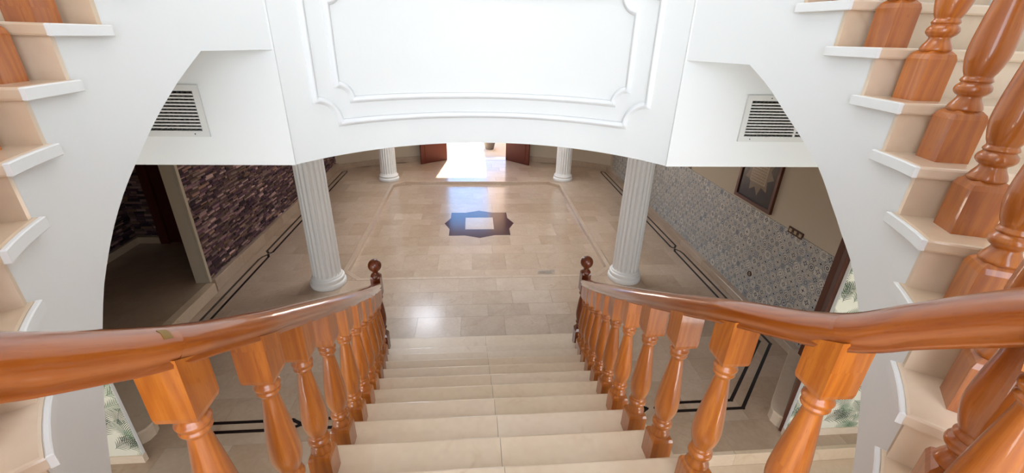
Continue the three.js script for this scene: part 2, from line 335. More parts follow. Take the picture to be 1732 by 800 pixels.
// ───────────────────────── stair geometry ─────────────────────────
const DC = 1.77, RX = 1.48, RZ = 1.61, rad = Math.PI / 180;
const pt = (s, phi, o) => { const c = Math.cos(phi * rad), n = Math.sin(phi * rad); return [s * (RX + o) * c, DC + ((n > 0 ? RZ : RX) + o) * n]; };
const v3 = ([x, d], h) => new THREE.Vector3(x, h, -d);
const LAND = 2.189, RS = .176, UPPER = LAND + 11 * RS, HCEIL = 2.838, SOFFIT = 3.49;
const nose = j => -26.8 + 8 * (j - 5);              // angle of the front edge of side tread j
const sideH = j => LAND + RS * j;
const OUT = 1.25;
const underR = [[-66, -1.98], [-50, -1.62], [-36, -1.33], [-30.8, -1.205], [-27.4, -1.115], [-19.4, -.933], [-16.3, -.859], [-12.8, -.787], [-9.3, -.728], [-4.3, -.625], [1.2, -.496], [10.6, -.315], [15.9, -.197], [21.2, -.10], [90, -.10]];
const underL = [[-66, -2.2], [-50, -1.9], [-36, -1.57], [-27.5, -1.368], [-19.3, -1.127], [-14.6, -.985], [-11.5, -.883], [-7.6, -.778], [-4.15, -.689], [-.5, -.603], [3.3, -.514], [9.5, -.361], [15.2, -.229], [21.2, -.10], [90, -.095]];
const lerpT = (T, x) => { if (x <= T[0][0]) return T[0][1]; for (let i = 1; i < T.length; i++) if (x <= T[i][0]) { const [a, b] = [T[i - 1], T[i]]; return b[1] + (a[1] - b[1]) * (b[0] - x) / (b[0] - a[0]); } return T[T.length - 1][1]; };
function curvedBlock(list, s, p0, p1, o0, o1, b0, b1, t0, t1) {    // one wedge of a curved wall; smooth inner and outer faces
  const A = pt(s, p0, o0), B = pt(s, p1, o0), C = pt(s, p1, o1), D = pt(s, p0, o1);
  const nr = (p, f) => new THREE.Vector3(f * s * Math.cos(p * rad), 0, -f * Math.sin(p * rad));
  const q = (a, b, c, d, ...n) => list.push(s > 0 ? [a, b, c, d, ...n] : [b, a, d, c, ...(n.length ? [n[1], n[0], n[3], n[2]] : [])]);
  q(v3(B, b1), v3(A, b0), v3(A, t0), v3(B, t1), nr(p1, -1), nr(p0, -1), nr(p0, -1), nr(p1, -1));
  q(v3(D, b0), v3(C, b1), v3(C, t1), v3(D, t0), nr(p0, 1), nr(p1, 1), nr(p1, 1), nr(p0, 1));
  q(v3(A, t0), v3(D, t0), v3(C, t1), v3(B, t1)); q(v3(A, b0), v3(B, b1), v3(C, b1), v3(D, b0));
  q(v3(A, b0), v3(D, b0), v3(D, t0), v3(A, t0)); q(v3(C, b1), v3(B, b1), v3(B, t1), v3(C, t1));
}
// landing
const landing = thing('stair_landing', 'cream stone landing where the central flight meets both curved flights', 'landing'); landing.userData.kind = 'structure';
{
  const P = []; const a = pt(1, nose(1), -.02), b = pt(1, nose(1), OUT);
  const right = [[.86, .73], [.86, .62], a, b]; const arc = []; for (let p = nose(1) - 4; p >= -90; p -= 4) arc.push(pt(1, p, OUT)); arc.push(pt(1, -90, OUT));
  const half = [...right, ...arc]; const poly = [...half, ...half.slice(0, -1).reverse().map(([x, d]) => [-x, d])];
  part('landing_slab', slab(poly.map(([x, d]) => [x, Math.min(d, .70)]), LAND - .3, LAND - .036, 0), M.white, landing);
  part('floor_slab', slab(poly, LAND - .036, LAND, .006, [], 2), treadMats[0], landing);
}
// curved side flights
for (const s of [-1, 1]) {
  const right = s > 0, under = p => EYE + lerpT(right ? underR : underL, p);
  const st = thing('curved_staircase', right ? 'curved cream stone flight with white stringer rising on the right' : 'curved cream stone flight with white stringer rising on the left', 'staircase', [0, 0, 0], 0, 'pair of curved flights'); st.userData.kind = 'structure';
  const body = [];
  for (let j = 1; j <= 10; j++) { const a = nose(j), b = nose(j + 1), n = 4; for (let i = 0; i < n; i++) { const p0 = a + (b - a) * i / n, p1 = a + (b - a) * (i + 1) / n; curvedBlock(body, s, p0, p1, 0, OUT, under(p0), under(p1), sideH(j) - .04, sideH(j) - .04); } }
  for (let p = nose(11); p < 60; p += 3) curvedBlock(body, s, p, p + 3, 0, OUT + .1, under(p), under(p + 3), UPPER - .04, UPPER - .04);
  part('stringer', quads(body), M.white, st).userData.label = 'white painted curved stringer';
  for (let j = 1; j <= 10; j++) {
    const a = nose(j) - 1.5, b = nose(j + 1) + .6, y = sideH(j), N = 5, ring = (o, f) => Array.from({ length: N }, (_, i) => pt(s, f ? b + (a - b) * i / (N - 1) : a + (b - a) * i / (N - 1), o));
    part('tread', slab([...ring(-.016, 0), ...ring(OUT, 1)], y - .04, y, .008, [], 2), treadMats[j % 3], st);
    part('painted_tread_end', slab([...ring(-.03, 0), ...ring(-.015, 1)], y - .04, y - .001, .003), M.white, st);
    const f = nose(j) - .6, f2 = nose(j) + .1;
    part('riser', slab([pt(s, f, -.004), pt(s, f2, -.004), pt(s, f2, OUT), pt(s, f, OUT)], sideH(j - 1), y - .04, 0), treadMats[(j + 1) % 3], st);
  }
}
// central flight
const RR = .1684, trH = k => 1.852 - RR * k, nd = k => 1.301 + .3 * k;
const railX = [[-1, .872], [0, .818], [1, .812], [2, .82], [3, .836], [4, .867], [5, .908], [6, .947], [7, .995], [8, 1.048], [9, 1.107], [10, 1.165], [11, 1.22]];
const railXL = [[-1, .80], [0, .78], [1, .80], [2, .815], ...railX.slice(4)], bxs = (s, k) => lerpT(s > 0 ? railX : railXL, k);
const bx = k => lerpT(railX, k), bd = k => 1.155 + .3 * k;
function bullTread(x0, x1, d0, d1, h0, h1) {
  const r = (h1 - h0) / 2, sh = new THREE.Shape(); sh.moveTo(d0, h0); sh.lineTo(d1 - r, h0); sh.absarc(d1 - r, h0 + r, r, -Math.PI / 2, Math.PI / 2, false); sh.lineTo(d0, h1); sh.closePath();
  const g = new THREE.ExtrudeGeometry(sh, { depth: x1 - x0, bevelEnabled: false, curveSegments: 10 }), p = g.attributes.position, uv = g.attributes.uv;
  g.rotateY(Math.PI / 2); g.translate(x0, 0, 0); for (let i = 0; i < uv.count; i++) uv.setXY(i, p.getX(i), -p.getZ(i) + p.getY(i) * .7); return g;
}
const flight = thing('central_staircase', 'straight cream marble flight flaring down to the hall floor', 'staircase'); flight.userData.kind = 'structure';
for (let k = -1; k <= 10; k++) {
  const d0 = nd(k - 1) - .01, d1 = k === 10 ? 4.40 : nd(k), e = k === 10 ? .2 : .095, xa = bx(k - .45) + e, xb = bx(k + .5) + e, y = trH(k), mid = .035;
  const xe = Math.max(xa, xb);
  part('tread_slab', bullTread(-xe, mid - .0009, d0, d1 + .02, y - .038, y), treadMats[(k + 3) % 3], flight); part('tread_slab', bullTread(mid + .0009, xe, d0, d1 + .02, y - .038, y), treadMats[(k + 4) % 3], flight);
  part('riser', slab([[-xb + .02, d1 - .03], [xb - .02, d1 - .03], [xb - .02, d1 - .008], [-xb + .02, d1 - .008]], k === 10 ? .001 : trH(k + 1), y - .038, 0), treadMats[(k + 2) % 3], flight);
}
{
  const q = []; // sloped waist slab under the steps
  for (let k = -2; k < 10; k++) { const x0 = bx(k) + .05, x1 = bx(k + 1) + .05, da = nd(k) - .04, db = nd(k + 1) - .04, t0 = trH(k) - .21, t1 = trH(k + 1) - .21, b0 = Math.max(trH(k) - .45, 0), b1 = Math.max(trH(k + 1) - .45, 0);
    const p = (x, h, d) => new THREE.Vector3(x, h, -d);
    q.push([p(-x0, t0, da), p(x0, t0, da), p(x1, t1, db), p(-x1, t1, db)], [p(-x1, b1, db), p(x1, b1, db), p(x0, b0, da), p(-x0, b0, da)], [p(x0, b0, da), p(x1, b1, db), p(x1, t1, db), p(x0, t0, da)], [p(-x1, b1, db), p(-x0, b0, da), p(-x0, t0, da), p(-x1, t1, db)]); }
  part('waist_slab', quads(q), M.white, flight);
}

// ───────────────────────── railings ─────────────────────────
const BS = .05;
const baseBlock = squareLoft([[0, BS], [.142, BS], [.158, BS * .9], [.17, BS * .68]]);
const topBlock = squareLoft([[.704, BS * .66], [.716, BS * .95], [.73, BS], [.878, BS]]);
const raked = (g, k) => { const c = g.clone(), p = c.attributes.position; for (let i = 0; i < p.count; i++) if (p.getY(i) > .85) p.setY(i, p.getY(i) + p.getZ(i) * k); c.computeVertexNormals(); return c; };
const shaft = lathe(smoothProfile([[.034, .164], [.046, .172], [.043, .186], [.033, .205], [.0315, .213], [.040, .220], [.047, .231], [.046, .243], [.040, .251], [.037, .255], [.0415, .261], [.039, .268], [.036, .274], [.042, .288], [.051, .322], [.0545, .352], [.053, .395], [.047, .46], [.039, .53], [.031, .595], [.0275, .625], [.0275, .636], [.034, .644], [.0385, .653], [.034, .661], [.039, .669], [.042, .679], [.035, .689], [.032, .699], [.037, .712]], 4), 28);
const blockVariants = g => [0, 1, 2, 3].map(i => { const c = g.clone(), uv = c.attributes.uv; for (let k = 0; k < uv.count; k++) uv.setXY(k, uv.getX(k) + i * .137, uv.getY(k) + i * .29); return c; });
const baseV = blockVariants(baseBlock), topFlight = blockVariants(raked(topBlock, RR / .3)), topSide = blockVariants(raked(topBlock, -.79));
function baluster(parent, x, h, d, turn, topV = topSide) {
  const m = woodMats[Math.floor(rnd() * 4)], i = Math.floor(rnd() * 4);
  const b = part('baluster', shaft, m, parent); b.position.set(x, h, -d); b.rotation.y = turn;
  part('base_block', baseV[i], m, b); part('top_block', topV[(i + 1) % 4], m, b);
}
const railProfile = (() => { const p = []; const W = .047, Hh = .04;   // rounded grip over a narrower fillet
  const key = [[-.049, -Hh], [.049, -Hh], [.051, -.031], [.046, -.025], [.052, -.014], [.0545, .002], [.050, .02], [.036, .034], [.015, .0405], [0, .0415], [-.015, .0405], [-.036, .034], [-.050, .02], [-.0545, .002], [-.052, -.014], [-.046, -.025], [-.051, -.031]];
  return key; })();
function railSweep(points, joint, n = 320) {          // one continuous rail cut in two at the joint
  const c = new THREE.CatmullRomCurve3(points.map(([x, h, d]) => new THREE.Vector3(x, h, -d)), false, 'centripetal'), pts = c.getSpacedPoints(n), S = [], U = [], Y = new THREE.Vector3(0, 1, 0);
  const J = new THREE.Vector3(joint[0], joint[1], -joint[2]); let cut = 0; pts.forEach((p, i) => { if (p.distanceTo(J) < pts[cut].distanceTo(J)) cut = i; });
  for (let i = 0; i <= n; i++) { const t = c.getTangentAt(i / n), s = new THREE.Vector3().crossVectors(t, Y).normalize(); S.push(s); U.push(new THREE.Vector3().crossVectors(s, t).normalize()); }
  const swell = i => 1 + .34 * Math.max(0, Math.min(1, (i - cut + 6) / 26)), piece = (a, b) => sweep(pts.slice(a, b), S.slice(a, b), U.slice(a, b), railProfile, false, true, i => swell(i + a));
  const strip = sweep(pts.slice(cut + 1, cut + 3), S.slice(cut + 1, cut + 3), U.slice(cut + 1, cut + 3), [[-.025, .0384], [-.036, .0345], [-.0465, .0246], [-.045, .023], [-.035, .033], [-.024, .037]], false, true, i => 1.01 * swell(i + cut + 1));
  return [piece(0, cut + 1), piece(cut, n + 1), strip];   // the wreath swells a little past the joint
}
const RH = .91;
for (const s of [-1, 1]) {
  const right = s > 0;
  const rl = thing('stair_railing', right ? 'varnished wooden railing on the right with turned balusters and ball newel' : 'varnished wooden railing on the left with turned balusters and ball newel', 'railing', [0, 0, 0], 0, 'pair of stair railings');
  for (let k = -1; k <= 9; k++) baluster(rl, s * bxs(s, k), trH(k), bd(k) - (right && k === -1 ? .02 : 0), 0, topFlight);
  for (let j = 1; j <= 10; j++) { const p = nose(j) + 3.8, [x, d] = pt(s, p, .12); baluster(rl, j === 1 ? s * .944 : j === 2 ? s * 1.036 : x, sideH(j), j === 1 ? .505 : d, s * p * rad); }
  const low = []; for (let k = 9.95; k > -.3; k -= .55) low.push([s * bxs(s, k), trH(k) + RH, bd(k)]);
  const up = [[right ? .88 : -.802, trH(-1) + RH + (right ? -.005 : .003), right ? .838 : .852]];
  const wre = (right ? [[.918, EYE - .568, .725], [.945, EYE - .458, .60], [.96, EYE - .37, .49]] : [[.832, EYE - .588, .735], [.86, EYE - .505, .615], [.89, EYE - .41, .49]]).concat([[1.0, EYE - .28, .41], [1.07, EYE - .19, .45]]).map(([x, h, d]) => [s * x, h, d]);
  const side = []; for (let j = 2.5; j <= 10.5; j += .5) { const [x, d] = pt(s, nose(j) + 3.8, .12); side.push([x, sideH(j) + RH, d]); }
  const [lowRail, highRail, wornPatch] = railSweep([...low, ...up, ...wre, ...side], up[0]);
  part('handrail', lowRail, railMat, rl); part('wreathed_handrail', highRail, railMat, rl);
  // newel post
  const nx = s * 1.172, ndp = 4.21;
  const nw = part('newel_post', lathe(smoothProfile([[.04, .25], [.05, .27], [.036, .30], [.05, .318], [.054, .332], [.044, .345], [.052, .38], [.06, .45], [.054, .55], [.042, .65], [.034, .71], [.046, .725], [.05, .738], [.04, .752], [.046, .77]], 4), 28), newelMat, rl);
  nw.position.set(nx, trH(10), -ndp);
  part('base_block', squareLoft([[0, .06], [.22, .06], [.25, .046]]), newelMat, nw); part('top_block', squareLoft([[.76, .046], [.775, .052], [1.0, .052], [1.02, .045]]), newelMat, nw);
  part('ball_finial', lathe([[.001, 1.0], [.056, 1.0], [.0585, 1.012], [.054, 1.026], [.046, 1.04], [.03, 1.05], [.026, 1.062], [.034, 1.07], ...Array.from({ length: 15 }, (_, i) => { const a = -1.1 + i / 14 * (Math.PI / 2 + 1.1); return [.072 * Math.cos(a), 1.142 + .072 * Math.sin(a)]; })], 32), newelMat, nw);
  if (!right) part('worn_patch', wornPatch, std({ color: 0x7a5a1c, roughness: .55 }), rl).userData.label = 'olive yellow worn spot on the handrail';
}

// ───────────────────────── white well: fascia, bulkheads, ceilings ─────────────────────────
const PHI0 = 35.9;
const fascia = struct('wall_front', 'white curved parapet wall facing the stairs with raised panel moulding', 'wall');
{
  const q = []; for (let p = PHI0; p < 90; p += (90 - PHI0) / 24) for (const s of [-1, 1]) curvedBlock(q, s, p, p + (90 - PHI0) / 24, 0, .14, HCEIL, HCEIL, UPPER + .02, UPPER + .02);
  part('parapet', quads(q), M.white, fascia);
  // moulding frames with scooped corners; u = arc angle from the axis (deg), h = height
  const prof = [[-.022, 0], [-.02, .009], [-.012, .012], [-.009, .021], [0, .025], [.009, .021], [.012, .012], [.02, .009], [.022, 0]];
  const frame = (pa, h0, h1, r, name) => {
    const dpdm = 1 / (1.545 * rad), pr = r * dpdm, loop = []; // angle measured as phi on the right, 180 - phi on the left
    const arc = (cp, ch, a0, a1) => { for (let i = 0; i <= 10; i++) { const a = a0 + (a1 - a0) * i / 10; loop.push([cp + pr * Math.cos(a), ch + r * Math.sin(a)]); } };
    const line = (p0, g0, p1, g1, n) => { for (let i = 1; i < n; i++) loop.push([p0 + (p1 - p0) * i / n, g0 + (g1 - g0) * i / n]); };
    const a = pa, b = 180 - pa, H = Math.PI / 2;
    arc(a, h0, H, 0); line(a + pr, h0, b - pr, h0, 40); arc(b, h0, Math.PI, H); line(b, h0 + r, b, h1 - r, 8); arc(b, h1, -H, -Math.PI); line(b - pr, h1, a + pr, h1, 40); arc(a, h1, 0, -H); line(a, h1 - r, a, h0 + r, 8);
    const pos = loop.map(([p, h]) => { const [x, d] = p <= 90 ? pt(1, p, -.001) : pt(-1, 180 - p, -.001); return new THREE.Vector3(x, h, -d); });
    const ups = loop.map(([p]) => new THREE.Vector3(-Math.cos(p * rad), 0, Math.sin(p * rad)).normalize());
    const n = pos.length, sides = pos.map((v, i) => { const a1 = v.clone().sub(pos[(i + n - 1) % n]).normalize(), b1 = pos[(i + 1) % n].clone().sub(v).normalize(), t = a1.clone().add(b1).normalize(), sd = new THREE.Vector3().crossVectors(t, ups[i]).normalize(); return sd.multiplyScalar(1 / Math.max(.45, Math.sqrt((1 + a1.dot(b1)) / 2))); });
    part(name, sweep(pos, sides, ups, prof, true), M.moulding, fascia);
  };
  frame(43.7, EYE - .545, EYE + .40, .155, 'outer_moulding'); frame(49.5, EYE - .405, EYE + .265, .10, 'inner_moulding');
}
const bulk = {};
for (const s of [-1, 1]) {
  const b = struct(s > 0 ? 'wall_bulkhead_right' : 'wall_bulkhead_left', s > 0 ? 'white bulkhead face under the right curved flight' : 'white bulkhead face under the left curved flight', 'wall');
  const X = (a, c) => s > 0 ? [a, c] : [-c, -a], vx0 = 2.02 - .347, vx1 = 2.02 + .347, vh = EYE - .438, d0 = 2.712, d1 = 2.95;   // opening for the air vent
  for (const [a, c, h0, h1] of [[1.19, vx0, HCEIL, UPPER - .05], [vx1, 4.2, HCEIL, UPPER - .05], [vx0, vx1, HCEIL, vh - .112], [vx0, vx1, vh + .112, UPPER - .05]]) part('bulkhead', boxG(...X(a, c), h0, h1, d0, d1), M.white, b);
  part('soffit_panel', boxG(...X(1.55, 4.2), HCEIL + .001, HCEIL + .03, 2.94, 3.4), M.white, b);
  part('duct_back', boxG(...X(vx0 - .02, vx1 + .02), vh - .13, vh + .13, d1 + .4, d1 + .42), M.duct, b);
  for (const [a, c, h0, h1] of [[vx0 - .02, vx0 - .0, vh - .13, vh + .13], [vx1, vx1 + .02, vh - .13, vh + .13], [vx0, vx1, vh - .13, vh - .112], [vx0, vx1, vh + .112, vh + .13]]) part('duct_side', boxG(...X(a, c), h0, h1, d0 + .03, d1 + .4), M.duct, b);
}
// hall ceiling and upper floor slab with the opening above the sunken floor
{
  const c = struct('ceiling', 'white ceiling of the hall around the open centre', 'ceiling');
  const P = [[-4.2, 3.38]]; P.push([-1.6, 3.38], [-1.6, 2.94], [-1.19, 2.94]); for (let p = PHI0 + 2; p <= 90; p += 4) P.push(pt(-1, p, .12)); for (let p = 88; p > PHI0; p -= 4) P.push(pt(1, p, .12)); P.push([1.19, 2.94], [1.6, 2.94], [1.6, 3.38], [4.2, 3.38], [4.2, 14.2], [-4.2, 14.2]);
  part('slab', slab(P, HCEIL + .001, UPPER, 0, [[[-OX, OD0], [OX, OD0], [OX, OD1], [-OX, OD1]]]), M.white, c);
  const roof = struct('ceiling_roof', 'white roof ceiling high above with two rooflight openings', 'ceiling');
  part('roof_slab', slab([[-4.4, -1.7], [4.4, -1.7], [4.4, 14.2], [-4.4, 14.2]], 7.15, 7.4, 0, [[[-1.2, .6], [1.2, .6], [1.2, 3], [-1.2, 3]], [[-1.7, 6.6], [1.7, 6.6], [1.7, 11], [-1.7, 11]]]), M.white, roof);
  part('added_sun_diffuser', boxG(-1.2, 1.2, 7.2, 7.22, .6, 3), M.frosted, roof); part('added_sun_diffuser', boxG(-1.7, 1.7, 7.2, 7.22, 6.6, 11), M.frosted, roof);  // unseen frosted panes added to scatter sun leaking through the roof openings
}

// ───────────────────────── walls ─────────────────────────
// stair well: outer curved walls, rear wall with the landing window
for (const s of [-1, 1]) {
  const w = struct(s > 0 ? 'wall_stair_right' : 'wall_stair_left', s > 0 ? 'white curved wall along the right flight' : 'white curved wall along the left flight', 'wall'), q = [];
  for (let p = -62; p < 26; p += 4) curvedBlock(q, s, p, p + 4, OUT, OUT + .12, p < -46 ? LAND - .3 : EYE + lerpT(underR, p), p < -46 ? LAND - .3 : EYE + lerpT(underR, p + 4), 7.15, 7.15);
  part('well_wall', quads(q), M.white, w);
}
{
  const w = struct('wall_rear', 'white rear wall behind the landing with a tall window opening', 'wall');
  for (const b of [[-4.4, -3.55, -.4, 2.2], [3.55, 4.4, -.4, 2.2], [-4.4, -1.3, 2.2, 7.15], [1.3, 4.4, 2.2, 7.15], [-3.55, -1.25, -.4, .5], [1.25, 3.55, -.4, .5], [-1.25, 1.25, -.4, 2.2], [-1.3, 1.3, 2.2, 2.5], [-1.3, 1.3, 5.4, 7.15]]) part('wall_panel', boxG(b[0], b[1], b[2], b[3], -1.5, -1.3), M.white, w);
}
// left side: stone faced wall, side opening, raised side room
const stoneMat = std({ roughness: .8, vertexColors: true });
const wallL = struct('wall_left', 'purple brown stacked stone wall on the left of the hall', 'wall');
part('wall_core', boxG(-4.2, -4.03, 0, HCEIL, 5.85, 13.2), M.pier, wallL);
part('upper_wall', boxG(-4.4, -4.2, HCEIL, 7.15, -1.5, 14.2), M.white, wallL);
part('opening_lintel', boxG(-4.2, -4.0, 2.35, HCEIL, 2.95, 5.85), M.pier, wallL);
part('plain_end', boxG(-4.035, -4.0, .17, HCEIL, 5.85, 5.9), M.pier, wallL);
part('rear_wall', boxG(-4.4, -4.2, -.4, HCEIL, -1.5, 2.9), M.white, wallL);
const stoneCols = [[104, 76, 84], [128, 96, 100], [80, 56, 68], [152, 120, 116], [116, 88, 90], [64, 44, 56], [176, 146, 140], [112, 90, 78], [94, 66, 80], [140, 108, 92]].map(c => new THREE.Color().setRGB(...c.map(x => Math.pow(x / 255, 2.2))));
function stoneFace(parent, x, d0, d1, h0, h1, most, facing = 1) {   // ledger stones standing proud of the plane x
  const list = []; let row = 0;
  for (let h = h0; h < h1 - .012; row++) {
    const rh = Math.min([.022, .03, .037, .027][Math.floor(rnd() * 4)], h1 - h);
    for (let d = d0 + (row % 3 ? -rr(0, .15) : 0); d < d1;) { const l = rr(.06, .22), a = Math.max(d, d0), b = Math.min(d + l, d1); if (b - a > .02) list.push([a, b, h, h + rh, rr(.012, .04), Math.floor(rnd() * stoneCols.length), rnd()]); d += l; }
    h += rh;
  }
  list.sort((p, q) => (p[0] + Math.abs(p[2] - 1.0) * 2.2) - (q[0] + Math.abs(q[2] - 1.0) * 2.2));
  const rest = [];
  list.forEach(([a, b, c, e, t, k, f], i) => {
    const g = new THREE.BoxGeometry(t, e - c - .004, b - a - .004), col = new Float32Array(g.attributes.position.count * 3), C = stoneCols[k], m = .5 + 1.25 * f * f;
    const p = g.attributes.position; for (let j = 0; j < p.count; j++) { if (p.getX(j) * facing > 0) p.setX(j, p.getX(j) - facing * ((Math.abs(Math.sin(a * 37 + p.getZ(j) * 13 + c * 91)) * .4) * t)); col.set([C.r * m, C.g * m, C.b * m], j * 3); }
    g.setAttribute('color', new THREE.Float32BufferAttribute(col, 3)); g.computeVertexNormals();
    g.translate(x + facing * t / 2, (c + e) / 2, -(a + b) / 2);
    if (i < most) part('stone', g, stoneMat, parent); else rest.push(g);
  });
  if (rest.length) part('far_stones', mergeGeometries(rest), stoneMat, parent).userData.kind = 'stuff';
}
stoneFace(wallL, -4.03, 5.9, 12.55, .2, HCEIL, 300);
const baseL = struct('baseboard_left', 'beige marble baseboard ledge along the stone wall', 'baseboard');
for (let d = 5.9, i = 0; d < 12.5; d += .83, i++) part('baseboard_piece', slab([[-4.03, d + .001], [-3.95, d + .001], [-3.95, Math.min(d + .829, 12.5)], [-4.03, Math.min(d + .829, 12.5)]], 0, .2, .006), floorMats[i % 6], baseL);
// raised side room on the left
{
  const r = struct('floor_side_room', 'dim raised floor of the side room on the left', 'floor');
  part('raised_floor', boxG(-6.2, -4.0, -.02, .168, 2.95, 7.4), floorMats[2], r);
  for (let i = 0; i < 3; i++) part('step_edge', slab([[-4.05, 2.96 + i * .96 + .001], [-3.93, 2.96 + i * .96 + .001], [-3.93, 3.92 + i * .96 - .001], [-4.05, 3.92 + i * .96 - .001]], .0, .172, .008, [], 2), treadMats[i], r);
  const w = struct('wall_side_room', 'dark stone clad walls of the side room on the left', 'wall');
  part('outer_wall', boxG(-6.2, -5.95, .17, HCEIL, 2.95, 7.4), M.pier, w); part('far_wall', boxG(-6.2, -4.2, .17, HCEIL, 7.3, 7.5), M.pier, w); part('near_wall', boxG(-6.2, -4.2, .0, HCEIL, 2.85, 3.0), M.pier, w);
  stoneFace(w, -5.95, 3.1, 7.3, .29, 2.6, 150);
  for (let h = .3, r = 0; h < 2.55; h += .045, r++) for (let x = -5.94 + (r % 2) * .02; x < -5.56;) { const l = Math.min(rr(.08, .2), -5.54 - x), t = rr(.012, .03), k = Math.floor(rnd() * stoneCols.length), g = boxG(x + .002, x + l - .002, h + .002, h + .043, 7.3 - t, 7.3), c = new Float32Array(72); for (let i = 0; i < 24; i++) c.set([stoneCols[k].r, stoneCols[k].g, stoneCols[k].b], i * 3); g.setAttribute('color', new THREE.BufferAttribute(c, 3)); part('stone', g, stoneMat, w); x += l; }
  part('baseboard_piece', boxG(-5.95, -5.88, .17, .29, 3.0, 7.3), treadMats[0], w); part('baseboard_piece', boxG(-5.9, -5.55, .17, .29, 7.24, 7.3), treadMats[1], w);
  part('ceiling_panel', boxG(-6.2, -4.0, HCEIL, HCEIL + .1, 2.85, 7.5), M.white, w);
  const dr = struct('door_4', 'dark wooden door frame inside the side room', 'door');
  part('jamb', boxG(-5.52, -5.38, .17, 2.35, 7.22, 7.32), M.darkWood, dr); part('jamb', boxG(-4.62, -4.48, .17, 2.35, 7.22, 7.32), M.darkWood, dr); part('head', boxG(-5.52, -4.48, 2.25, 2.35, 7.22, 7.32), M.darkWood, dr); part('leaf', boxG(-5.38, -4.62, .17, 2.25, 7.28, 7.32), M.darkWood, dr);
}
// right side: plain wall over a patterned tile dado
const wallR = struct('wall_right', 'beige wall on the right above a patterned blue grey tile dado', 'wall');
part('wall_core', boxG(4.0, 4.2, 0, HCEIL, 3.88, 13.2), M.beigeWall, wallR);
part('upper_wall', boxG(4.2, 4.4, HCEIL, 7.15, -1.5, 14.2), M.white, wallR);
part('rear_wall', boxG(4.2, 4.4, -.4, HCEIL, -1.5, 2.9), M.white, wallR);
{
  const T = .218, rows = 6, colsN = 38, dm = std({ map: dadoTex, roughness: .38 });
  const variants = []; for (let j = 0; j < 4; j++) for (let i = 0; i < 4; i++) { const g = new THREE.BoxGeometry(.009, T - .0016, T - .0016), uv = g.attributes.uv; for (let k = 0; k < 24; k++) uv.setXY(k, (i + .02 + uv.getX(k) * .96) / 4, 1 - (j + 1 - .02 - uv.getY(k) * .96) / 4); variants.push(g); }
  for (let c = 0; c < colsN; c++) for (let r = 0; r < rows; r++) { const m = part('dado_tile', variants[(c * 7 + r * 5 + (c * r) % 3) % 16], dm, wallR); m.position.set(3.9955, .11 + T * (r + .5), -(3.9 + T * (c + .5))); }
}
const baseR = struct('baseboard_right', 'beige marble baseboard under the tile dado', 'baseboard');
for (let d = 3.9, i = 0; d < 12.3; d += .84, i++) part('baseboard_piece', slab([[3.9, d + .001], [4.0, d + .001], [4.0, Math.min(d + .839, 12.5)], [3.9, Math.min(d + .839, 12.5)]], 0, .11, .006), floorMats[i % 6], baseR);
{
  const dr = struct('door_3', 'dark wooden side door frame at the end of the tile dado', 'door');
  part('jamb', boxG(3.86, 4.0, .0, 2.35, 3.80, 3.9), M.frameWood, dr); part('jamb', slab([[3.03, 2.91], [3.05, 2.93], [3.02, 2.96], [3.0, 2.94]], .0, 2.35, 0), M.frameWood, dr);
  part('door_wall', slab([[3.03, 2.925], [4.2, 2.925], [4.2, 3.88], [4.0, 3.88]], 0, SOFFIT, 0), M.beigeWall, dr);
  part('leaf', slab([[3.05, 2.935], [3.93, 3.83], [3.9, 3.86], [3.02, 2.965]], .155, 2.25, 0), M.frameWood, dr);
}
// palm papered returns, the slanting side door walls and their entrance steps
for (const s of [-1, 1]) {
  const right = s > 0, k = right ? 0 : .09, xe = 3.0 + k, dA = 2.87 + k, m = P => P.map(([x, d]) => [s * x, d]);
  const w = struct(right ? 'wall_palm_right' : 'wall_palm_left', right ? 'green palm leaf wallpaper on the right return wall' : 'green palm leaf wallpaper on the left return wall', 'wall');
  part('wall_core', slab(m([[xe, dA], [4.2, dA], [4.2, dA + .05], [xe + .02, dA + .05], [xe, dA + .03]]), 0, SOFFIT, 0), M.white, w);
  part('wallpaper', boxG(right ? xe + .003 : -4.2, right ? 4.2 : -xe - .003, .09, SOFFIT, dA - .004, dA - .0005), M.palm, w);
  part('baseboard_piece', boxG(right ? xe - .004 : -4.2, right ? 4.2 : -xe + .004, 0, .09, dA - .015, dA + .03), M.cream, w);
  const st = thing('entrance_step', right ? 'grey beige stone step with rounded corner by the right side door' : 'small beige stone step beside the palm wallpaper on the left', 'step', [s * 3.4, 0, 3.5]);
  const e = right ? 0 : .2, P = [[3.98, 3.97], [3.80, 3.97], [3.05 + e, 3.19 + e], [3.005 + e, 3.13 + e], [2.985 + e, 3.06 + e], [3.0 + e, 2.99 + e], [3.04 + e, 2.945 + e], [3.06 + e, 2.945 + e], ...(right ? [[3.98, 3.9]] : [[3.9, 3.2], [3.93, 3.2]])];
  part('step_riser', slab(m(P).map(([x, d]) => [(x - s * 3.4) * .985, (d - 3.5) * .985]), 0, .125, 0), M.cream, st); part('step_top', slab(m(P).map(([x, d]) => [x - s * 3.4, d - 3.5]), .125, .155, .005, [], 2), M.creamMatte, st);
}
